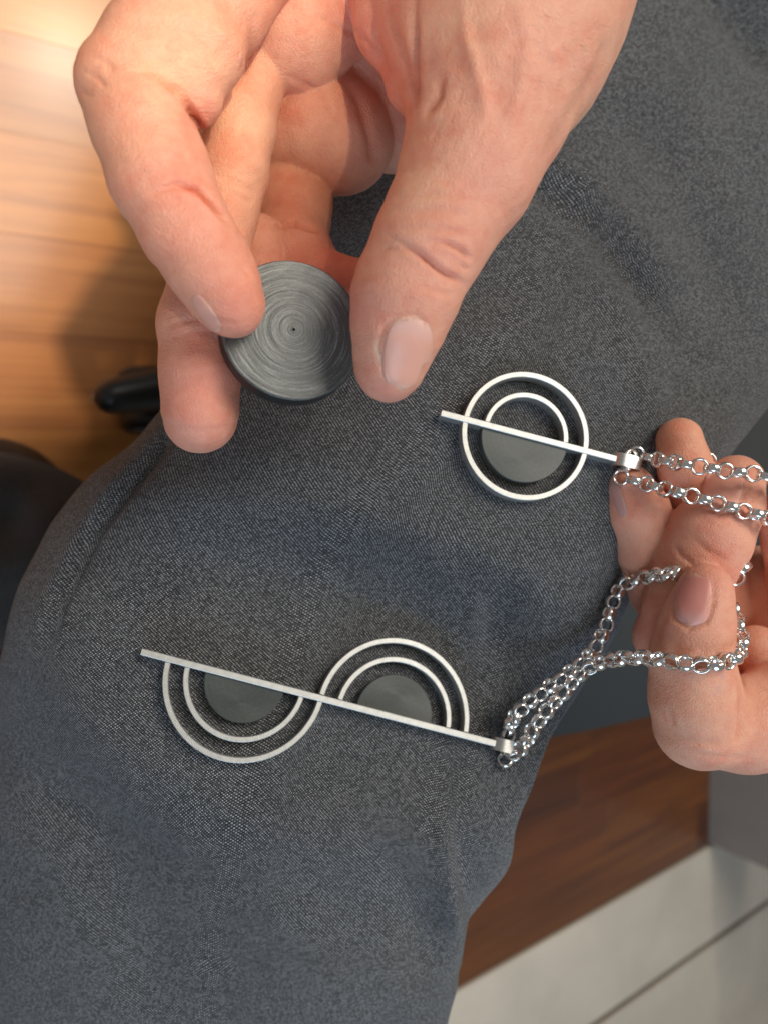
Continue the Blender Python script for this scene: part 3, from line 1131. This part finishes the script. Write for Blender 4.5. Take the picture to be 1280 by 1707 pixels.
RD, TD = 0.0188, 0.0065
prof = [(0.00001, -0.0016), (0.00035, -0.0016), (0.00042, 0.00002)]
rr = 0.0006
zz = 0.0
while rr < RD - 0.0005:
    prof.append((rr, zz))
    rr += random.uniform(0.00012, 0.0003)
    zz = 0.6 * zz + random.uniform(-0.000022, 0.000022)
prof += [(RD - 0.0004, 0.0), (RD - 0.00005, -0.0004), (RD, -0.0007), (RD, -TD + 0.0004), (RD - 0.0004, -TD), (0.00001, -TD)]
DV, DF = lathe(prof, 120)
DV[:, 0] = np.minimum(DV[:, 0], RD * 0.975)          # small flat on one side
fr = frame_from((0.30, 0.10, 0.95), (1, 0.05, 0))
disc = placed("disc", DV, [q[::-1] for q in DF], M_DISC, P(490, 549, 0.2003), fr)
disc.data.materials.append(M_RIM)
for p_ in disc.data.polygons:
    if p_.center.z < -0.0002 and math.hypot(p_.center.x, p_.center.y) > 0.002:
        p_.material_index = 1
sharpen(disc, 40)
bm = bmesh.new(); bm.from_mesh(disc.data); bmesh.ops.recalc_face_normals(bm, faces=bm.faces); bm.to_mesh(disc.data); bm.free()
tag(disc, "thick round dark grey disc with turned rings and a tiny centre hole", "disc")

# ------------------------------------------------------------------ pendants


def arc_band(r0, r1, a0, a1, z0, z1, seg=72, bev=0.00018):
    """flat ring sector with small bevels; closed cross-section"""
    cs = [(r0 + bev, z1), (r1 - bev, z1), (r1, z1 - bev), (r1, z0), (r0, z0), (r0, z1 - bev)]
    full = abs(a1 - a0) > 2 * math.pi - 1e-4
    n = len(cs)
    V, fs = [], []
    cnt = seg if full else seg + 1
    for i in range(cnt):
        a = a0 + (a1 - a0) * i / seg
        for r_, z in cs:
            V.append((r_ * math.cos(a), r_ * math.sin(a), z))
    for i in range(seg):
        i2 = (i + 1) % cnt
        for j in range(n):
            j2 = (j + 1) % n
            fs.append((i * n + j, i * n + j2, i2 * n + j2, i2 * n + j))
    if not full:
        fs.append(tuple(range(n))[::-1])
        fs.append(tuple((cnt - 1) * n + j for j in range(n)))
    return np.array(V), fs


def half_disc(r_, a0, z0, z1, seg=60, bev=0.00025):
    ring_pts = [(math.cos(a0 + math.pi * i / seg), math.sin(a0 + math.pi * i / seg)) for i in range(seg + 1)]
    V, fs = [], []
    lv = [(r_, z0), (r_, z1 - bev), (r_ - bev, z1)]
    n = seg + 1
    for q, z in lv:
        V += [(q * x, q * y_, z) for x, y_ in ring_pts]
    for l_ in range(2):
        for i in range(seg):
            fs.append((l_ * n + i, l_ * n + i + 1, (l_ + 1) * n + i + 1, (l_ + 1) * n + i))
        fs.append((l_ * n + seg, l_ * n, (l_ + 1) * n, (l_ + 1) * n + seg))
    # inner rings so the face has radial geometry
    fs.append(tuple(2 * n + i for i in range(n)))
    fs.append(tuple(i for i in reversed(range(n))))
    return np.array(V), fs


def bar_mesh(x0, x1, w_, z0, z1, bev=0.0002):
    cs = [(-w_ / 2 + bev, z1), (-w_ / 2, z1 - bev), (-w_ / 2, z0), (w_ / 2, z0), (w_ / 2, z1 - bev), (w_ / 2 - bev, z1)]
    V = [(x, y_, z) for x in (x0, x1) for y_, z in cs]
    n = len(cs)
    fs = [(j, (j + 1) % n, n + (j + 1) % n, n + j) for j in range(n)]
    fs += [tuple(reversed(range(n))), tuple(range(n, 2 * n))]
    return np.array(V), fs


def fix(o):
    bm = bmesh.new()
    bm.from_mesh(o.data)
    bmesh.ops.recalc_face_normals(bm, faces=bm.faces)
    for e in bm.edges:
        if len(e.link_faces) == 2 and e.calc_face_angle(0) > math.radians(30):
            e.smooth = False
    bm.to_mesh(o.data)
    bm.free()
    return o


def bail(parent, c, fr, a=0.0050, b=0.0040, w_=0.0042, th_=0.0007):
    """oval band loop: axis along local y"""
    V, fs = [], []
    seg = 36
    for i in range(seg):
        t = 2 * math.pi * i / seg
        for (k_, y_) in ((0, -w_ / 2), (th_, -w_ / 2), (th_, w_ / 2), (0, w_ / 2)):
            V.append(((a - k_) * math.copysign(abs(math.cos(t)) ** 0.75, math.cos(t)), y_, (b - k_) * math.copysign(abs(math.sin(t)) ** 0.75, math.sin(t))))
    for i in range(seg):
        i2 = (i + 1) % seg
        for j in range(4):
            j2 = (j + 1) % 4
            fs.append((i * 4 + j, i * 4 + j2, i2 * 4 + j2, i2 * 4 + j))
    return fix(placed("bail", V, fs, M_BAIL, c, fr, parent))


def plane_frame(pl, p0, p1, h):
    """bar ends on a plane h above the cloth and a frame whose x follows the bar"""
    a, b = hit_plane(pl, *p0, h), hit_plane(pl, *p1, h)
    x = b - a
    Lx = np.linalg.norm(x)
    x /= Lx
    return a, b, (x, np.cross(pl[1], x), pl[1]), Lx


# pendant with full ring
ZT, ZB = 0.0026, -0.0026
a_, b_, fr1, L1 = plane_frame(PLANES[0], (733, 691), (1022, 767), 0.0025)
x_, y_, n_ = fr1
p1 = empty("ring_pendant", W(a_ * 0.5 + b_ * 0.5 + n_ * ZB))
tag(p1, "silver pendant with a full ring crossed by a bar over a dark half disc", "pendant")


def on_frame(o, fr, u, v):
    """local x,y where the photo ray meets the pendant plane"""
    d_ = P(u, v, 1.0)
    t = np.dot(o, fr[2]) / np.dot(d_, fr[2])
    q = d_ * t - o
    return np.dot(q, fr[0]), np.dot(q, fr[1])


cx, cy = on_frame(a_, fr1, 872, 733)
C1 = a_ + x_ * cx
R1 = (on_frame(a_, fr1, 979, 733)[0] - on_frame(a_, fr1, 765, 733)[0]) / 2 / 0.985
SC1 = R1 / 0.0204
W1 = 0.0020
mesh_bits = []
V, f = bar_mesh(0, L1, W1, ZB, ZT)
fix(placed("bar", V, f, M_SILVER, a_, fr1, p1))
V, f = arc_band(R1 - 0.0018, R1, 0, 2 * math.pi, ZB, ZT - 0.0004, 120)
fix(placed("outer_ring", V, f, M_SILVER, C1, fr1, p1))
V, f = arc_band(0.0121 * SC1, 0.0137 * SC1, 0.085, math.pi - 0.085, ZB, ZT - 0.0004, 60)
fix(placed("inner_arc", V, f, M_SILVER, C1, fr1, p1))
V, f = half_disc(0.0139 * SC1, math.pi, ZB, ZT - 0.0012)
fix(placed("half_disc", V, f, M_HALF, C1 - y_ * 0.0009, fr1, p1))
B1 = b_ + x_ * 0.0042
bail(p1, B1, fr1)

# pendant with the S of half rings
a2, b2_, fr2, L2 = plane_frame(PLANES[1], (237, 1087), (822, 1239), 0.0024)
x2, y2, n2 = fr2
p2 = empty("wave_pendant", W(a2 * 0.5 + b2_ * 0.5 + n2 * ZB))
tag(p2, "silver pendant with an S of nested half rings and two dark half discs", "pendant")
V, f = bar_mesh(0, L2, 0.0021, ZB, ZT)
fix(placed("bar", V, f, M_SILVER, a2, fr2, p2))
xl, _ = on_frame(a2, fr2, 408, 1132)
xr, _ = on_frame(a2, fr2, 658, 1197)
xe0, _ = on_frame(a2, fr2, 278, 1098)
xe1, _ = on_frame(a2, fr2, 776, 1227)
rho = (xe1 - xe0) / 4 + 0.00045
xl, xr = xe0 + rho, xe1 - rho
for cxx, a0, nm in ((xl, math.pi, 0), (xr, 0.0, 1)):
    C = a2 + x2 * cxx
    g_ = 0.05
    V, f = arc_band(rho - 0.00175, rho, a0 + g_, a0 + math.pi - g_, ZB, ZT - 0.0004, 64)
    fix(placed("outer_arc", V, f, M_SILVER, C, fr2, p2))
    V, f = arc_band(rho * 0.725 - 0.00085, rho * 0.725 + 0.00085, a0 + g_ * 1.3, a0 + math.pi - g_ * 1.3, ZB, ZT - 0.0004, 60)
    fix(placed("inner_arc", V, f, M_SILVER, C, fr2, p2))
    V, f = half_disc(rho * 0.50, a0, ZB, ZT - 0.0012)
    fix(placed("half_disc", V, f, M_HALF, C + y2 * (-0.0009 if nm == 0 else 0.0009), fr2, p2))
B2 = b2_ + x2 * 0.0042
bail(p2, B2, fr2)

# ------------------------------------------------------------------ chains


def link_mesh(R=0.00230, wr=0.00050, wa=0.00130, seg=28, cs=10):
    V, fs = [], []
    for i in range(seg):
        t = 2 * math.pi * i / seg
        for j in range(cs):
            q = 2 * math.pi * j / cs
            co, si = math.cos(q), math.sin(q)
            rr_ = R + wr * math.copysign(abs(co) ** 1.0, co)
            z = wa * math.copysign(abs(si) ** 1.0, si)
            V.append((rr_ * math.cos(t), rr_ * math.sin(t), z))
    for i in range(seg):
        for j in range(cs):
            i2, j2 = (i + 1) % seg, (j + 1) % cs
            fs.append((i * cs + j, i2 * cs + j, i2 * cs + j2, i * cs + j2))
    me = bpy.data.meshes.new("link")
    me.from_pydata(V, [], fs)
    me.materials.append(M_POLISH)
    me.polygons.foreach_set("use_smooth", [True] * len(me.polygons))
    return me


LINK = link_mesh()


def chain(name, paths, label, over, pitch=0.0041):
    root = empty(name, W(P(*paths[0][0][0])))
    tag(root, label, "chain")
    rl = wloc(root)
    for pts, roll0, rolls in paths:
        c3 = catmull([P(*q) for q in pts], 40)
        for q_ in range(len(c3)):
            u_, v_ = proj(c3[q_])
            dv_ = Vector(c3[q_]).normalized()
            for bv_, ok_ in ((LEG_BVH, True), (BVH_B, over(u_, v_))):
                if not ok_:
                    continue
                hh_ = bv_.ray_cast(Vector((0, 0, 0)), dv_)
                if hh_[0] is not None and -hh_[0].z - 0.0022 < -c3[q_][2]:
                    c3[q_] = c3[q_] / -c3[q_][2] * (-hh_[0].z - 0.0022)
        for q_ in range(4):
            c3[1:-1] = (c3[:-2] + c3[1:-1] * 2 + c3[2:]) / 4
        sl = np.concatenate([[0], np.cumsum(np.linalg.norm(np.diff(c3, axis=0), axis=1))])
        n_l = int(sl[-1] / pitch) + 1
        for i in range(n_l):
            s = i * pitch
            p = np.array([np.interp(s, sl, c3[:, q]) for q in range(3)])
            p2_ = np.array([np.interp(s + 0.0015, sl, c3[:, q]) for q in range(3)])
            p0_ = np.array([np.interp(s - 0.0015, sl, c3[:, q]) for q in range(3)])
            x = p2_ - p0_
            x /= np.linalg.norm(x)
            view = -p / np.linalg.norm(p)
            z = view - x * np.dot(view, x)
            z /= np.linalg.norm(z)
            y_ = np.cross(z, x)
            ang = roll0 + rolls * s / sl[-1] + (math.pi / 2 if i % 2 else 0) + random.uniform(-0.14, 0.14)
            zz_ = z * math.cos(ang) + y_ * math.sin(ang)
            yy_ = np.cross(zz_, x)
            R3 = A @ np.stack([x, yy_, zz_], 1)
            o = bpy.data.objects.new("link", LINK)
            COL.objects.link(o)
            o.parent = root
            Mx = Matrix(R3.tolist()).to_4x4()
            Mx.translation = Vector(W(p) - rl)
            o.matrix_local = Mx
    return root


dB1 = -B1[2]
dB2 = -B2[2]
chain("rolo_chain", [
    ([(1060, 756, dB1 + 0.0005), (1088, 764, dB1 - 0.001), (1150, 775, 0.2385), (1215, 786, 0.2375), (1285, 797, 0.237), (1420, 850, 0.25), (1460, 930, 0.27)], 0.0, 0.3),
    ([(1036, 796, dB1 + 0.001), (1060, 802, dB1 - 0.0005), (1110, 816, 0.240), (1180, 835, 0.238), (1240, 853, 0.237), (1290, 866, 0.237), (1400, 900, 0.25)], 0.0, 0.4),
    ([(1050, 762, dB1 + 0.0008), (1042, 786, dB1 + 0.001)], 0.6, 0.0),
    ([(1180, 768, 0.262), (1192, 775, 0.262)], 0.4, 0.0),
], "shiny silver rolo chain running off the right edge from the ring pendant",
   lambda u, v: u < 1280 and not (1172 < u < 1200 and v < 776))
chain("rolo_chain", [
    ([(848, 1214, dB2 - 0.0005), (862, 1188, 0.2535), (905, 1152, 0.2535), (955, 1116, 0.254), (990, 1080, 0.256), (1008, 1045, 0.258), (1020, 1005, 0.260), (1042, 972, 0.259), (1085, 960, 0.254), (1140, 954, 0.2465), (1180, 955, 0.2445), (1222, 964, 0.2425), (1236, 950, 0.243), (1240, 935, 0.25)], 0.75, 0.5),
    ([(842, 1268, dB2 + 0.001), (872, 1244, 0.2565), (895, 1205, 0.2535), (935, 1158, 0.253), (975, 1116, 0.2525), (1025, 1099, 0.246), (1080, 1097, 0.2325), (1120, 1103, 0.2262), (1165, 1108, 0.2250), (1205, 1104, 0.2275), (1230, 1090, 0.234), (1236, 1066, 0.241), (1228, 1035, 0.248), (1222, 1012, 0.254)], 0.5, 0.6),
    ([(846, 1226, dB2 + 0.0008), (842, 1256, dB2 + 0.001)], 0.6, 0.0),
], "shiny silver rolo chain winding from the S-shaped pendant round the thumb at right",
   lambda u, v: v > 1084 or u < 1128)

# ------------------------------------------------------------------ chair, shoe, second trouser leg (blurred background)


def tube(name, secs, mat, parent=None, n=18, m=48, power=2.2, uvm=True, noise=0.0):
    """secs: (u, v, d, half width px, depth radius m)"""
    S = catmull(secs, n)
    c3 = np.array([P(q[0], q[1], q[2]) for q in S])
    V = []
    for i, q in enumerate(S):
        t = c3[min(i + 1, len(S) - 1)] - c3[max(i - 1, 0)]
        t /= np.linalg.norm(t)
        view = -c3[i] / np.linalg.norm(c3[i])
        z = view - t * np.dot(view, t)
        z /= np.linalg.norm(z)
        s_ = np.cross(t, z)
        th = np.linspace(0, 2 * math.pi, m, endpoint=False)
        c_, si = np.cos(th), np.sin(th)
        c_ = np.sign(c_) * np.abs(c_) ** (2 / power)
        si = np.sign(si) * np.abs(si) ** (2 / power)
        V.append(c3[i] + np.outer(c_ * q[3] * q[2] / F, s_) + np.outer(si * q[4], z))
    V = np.array(V)
    if noise:
        uu_, vv_ = proj(V)
        V += noise * smooth_noise(uu_, vv_, 150, 21)[..., None] * np.array([0, 0, 1.0])
    nn = len(S)
    fs = []
    for i in range(nn - 1):
        for j in range(m):
            j2 = (j + 1) % m
            fs.append((i * m + j, (i + 1) * m + j, (i + 1) * m + j2, i * m + j2))
    fs.append(tuple(range(m)))
    fs.append(tuple((nn - 1) * m + j for j in reversed(range(m))))
    uv = np.stack([np.repeat(np.arange(nn) * 0.004, m), np.tile(np.arange(m) * 0.004, nn)], 1)
    o = mesh_obj(name, W(V.reshape(-1, 3)), fs, mat, parent, uv=uv)
    bm = bmesh.new(); bm.from_mesh(o.data); bmesh.ops.recalc_face_normals(bm, faces=bm.faces); bm.to_mesh(o.data); bm.free()
    return o


ch0 = on_plane(900, 900, 0.0)
chair = empty("office_chair", (ch0[0], ch0[1], 0.0))
tag(chair, "black office chair under the leg, only its seat edge and one base arm showing", "chair")
# seat cushion: outline on a horizontal plane under the thigh
ZS = 0.290
outl = [(870, 1243), (985, 1222), (1090, 1197), (1230, 1160), (1420, 1080), (1560, 900), (1560, 600), (1400, 450), (1180, 420), (900, 480), (720, 700), (690, 980), (740, 1160)]
pts = np.array([on_plane(u, v, ZS) for u, v in outl])
pc = catmull(np.vstack([pts, pts[:1]]), 8)[:-1]
cc = pc.mean(0)
V, fs = [], []
lev = [(0.0, 0.0), (0.985, 0.0), (1.0, -0.012), (1.0, -0.045), (0.97, -0.06), (0.0, -0.06)]
for s, dz in lev:
    for p in pc:
        V.append(cc + (p - cc) * s * np.array([1, 1, 0]) + np.array([0, 0, dz]))
n_ = len(pc)
for l_ in range(len(lev) - 1):
    for i in range(n_):
        i2 = (i + 1) % n_
        fs.append((l_ * n_ + i, (l_ + 1) * n_ + i, (l_ + 1) * n_ + i2, l_ * n_ + i2))
o = mesh_obj("seat", V, fs, M_SEAT, chair)
bm = bmesh.new(); bm.from_mesh(o.data); bmesh.ops.remove_doubles(bm, verts=bm.verts, dist=1e-5); bmesh.ops.recalc_face_normals(bm, faces=bm.faces); bm.to_mesh(o.data); bm.free()


def floor_depth(u, v, z):
    q = on_plane(u, v, z) - CAM
    return -(A.T @ q)[2]


arm_pts = [(156, 665, 3, 0.002), (160, 664, 14, 0.007), (168, 663, 22, 0.011), (186, 661, 29, 0.014), (240, 653, 34, 0.015), (330, 638, 37, 0.016), (520, 604, 40, 0.018)]
tube("base_arm", [(u, v, floor_depth(u, v, 0.07), w_, h_) for u, v, w_, h_ in arm_pts], M_BLACK, chair, power=2.2)
hub = on_plane(560, 600, 0.06)
PV, PF = lathe([(0.0001, 0.0), (0.055, 0.0), (0.055, 0.05), (0.03, 0.07), (0.03, 0.26), (0.0001, 0.26)], 32)
mesh_obj("gas_column", PV + hub, PF, M_BLACK, chair)
cpos = on_plane(262, 668, 0.026)
CV_, CF_ = lathe([(0.0001, -0.011), (0.022, -0.011), (0.027, -0.007), (0.027, 0.007), (0.022, 0.011), (0.0001, 0.011)], 32)
Rx = np.array([[1, 0, 0], [0, 0, 1], [0, -1, 0]])
for s in (-1, 1):
    mesh_obj("castor", CV_ @ Rx.T + cpos + np.array([0, 0.013 * s, 0]), CF_, M_BLACK, chair)

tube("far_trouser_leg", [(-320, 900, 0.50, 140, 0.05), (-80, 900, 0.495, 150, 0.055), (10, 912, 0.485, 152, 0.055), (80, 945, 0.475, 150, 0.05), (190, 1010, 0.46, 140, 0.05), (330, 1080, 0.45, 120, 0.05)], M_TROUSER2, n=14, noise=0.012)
o = bpy.data.objects["far_trouser_leg"]
tag(o, "blurred dark trouser leg in the background at the left edge", "trousers")
tube("shoe", [(-240, 815, 0.56, 70, 0.03), (-60, 806, 0.55, 78, 0.032), (10, 808, 0.54, 74, 0.03), (60, 828, 0.535, 58, 0.028), (96, 858, 0.532, 28, 0.015)], M_SHOE, n=12)
o = bpy.data.objects["shoe"]
tag(o, "blurred black shoe showing above the dark trouser at the left edge", "shoe")
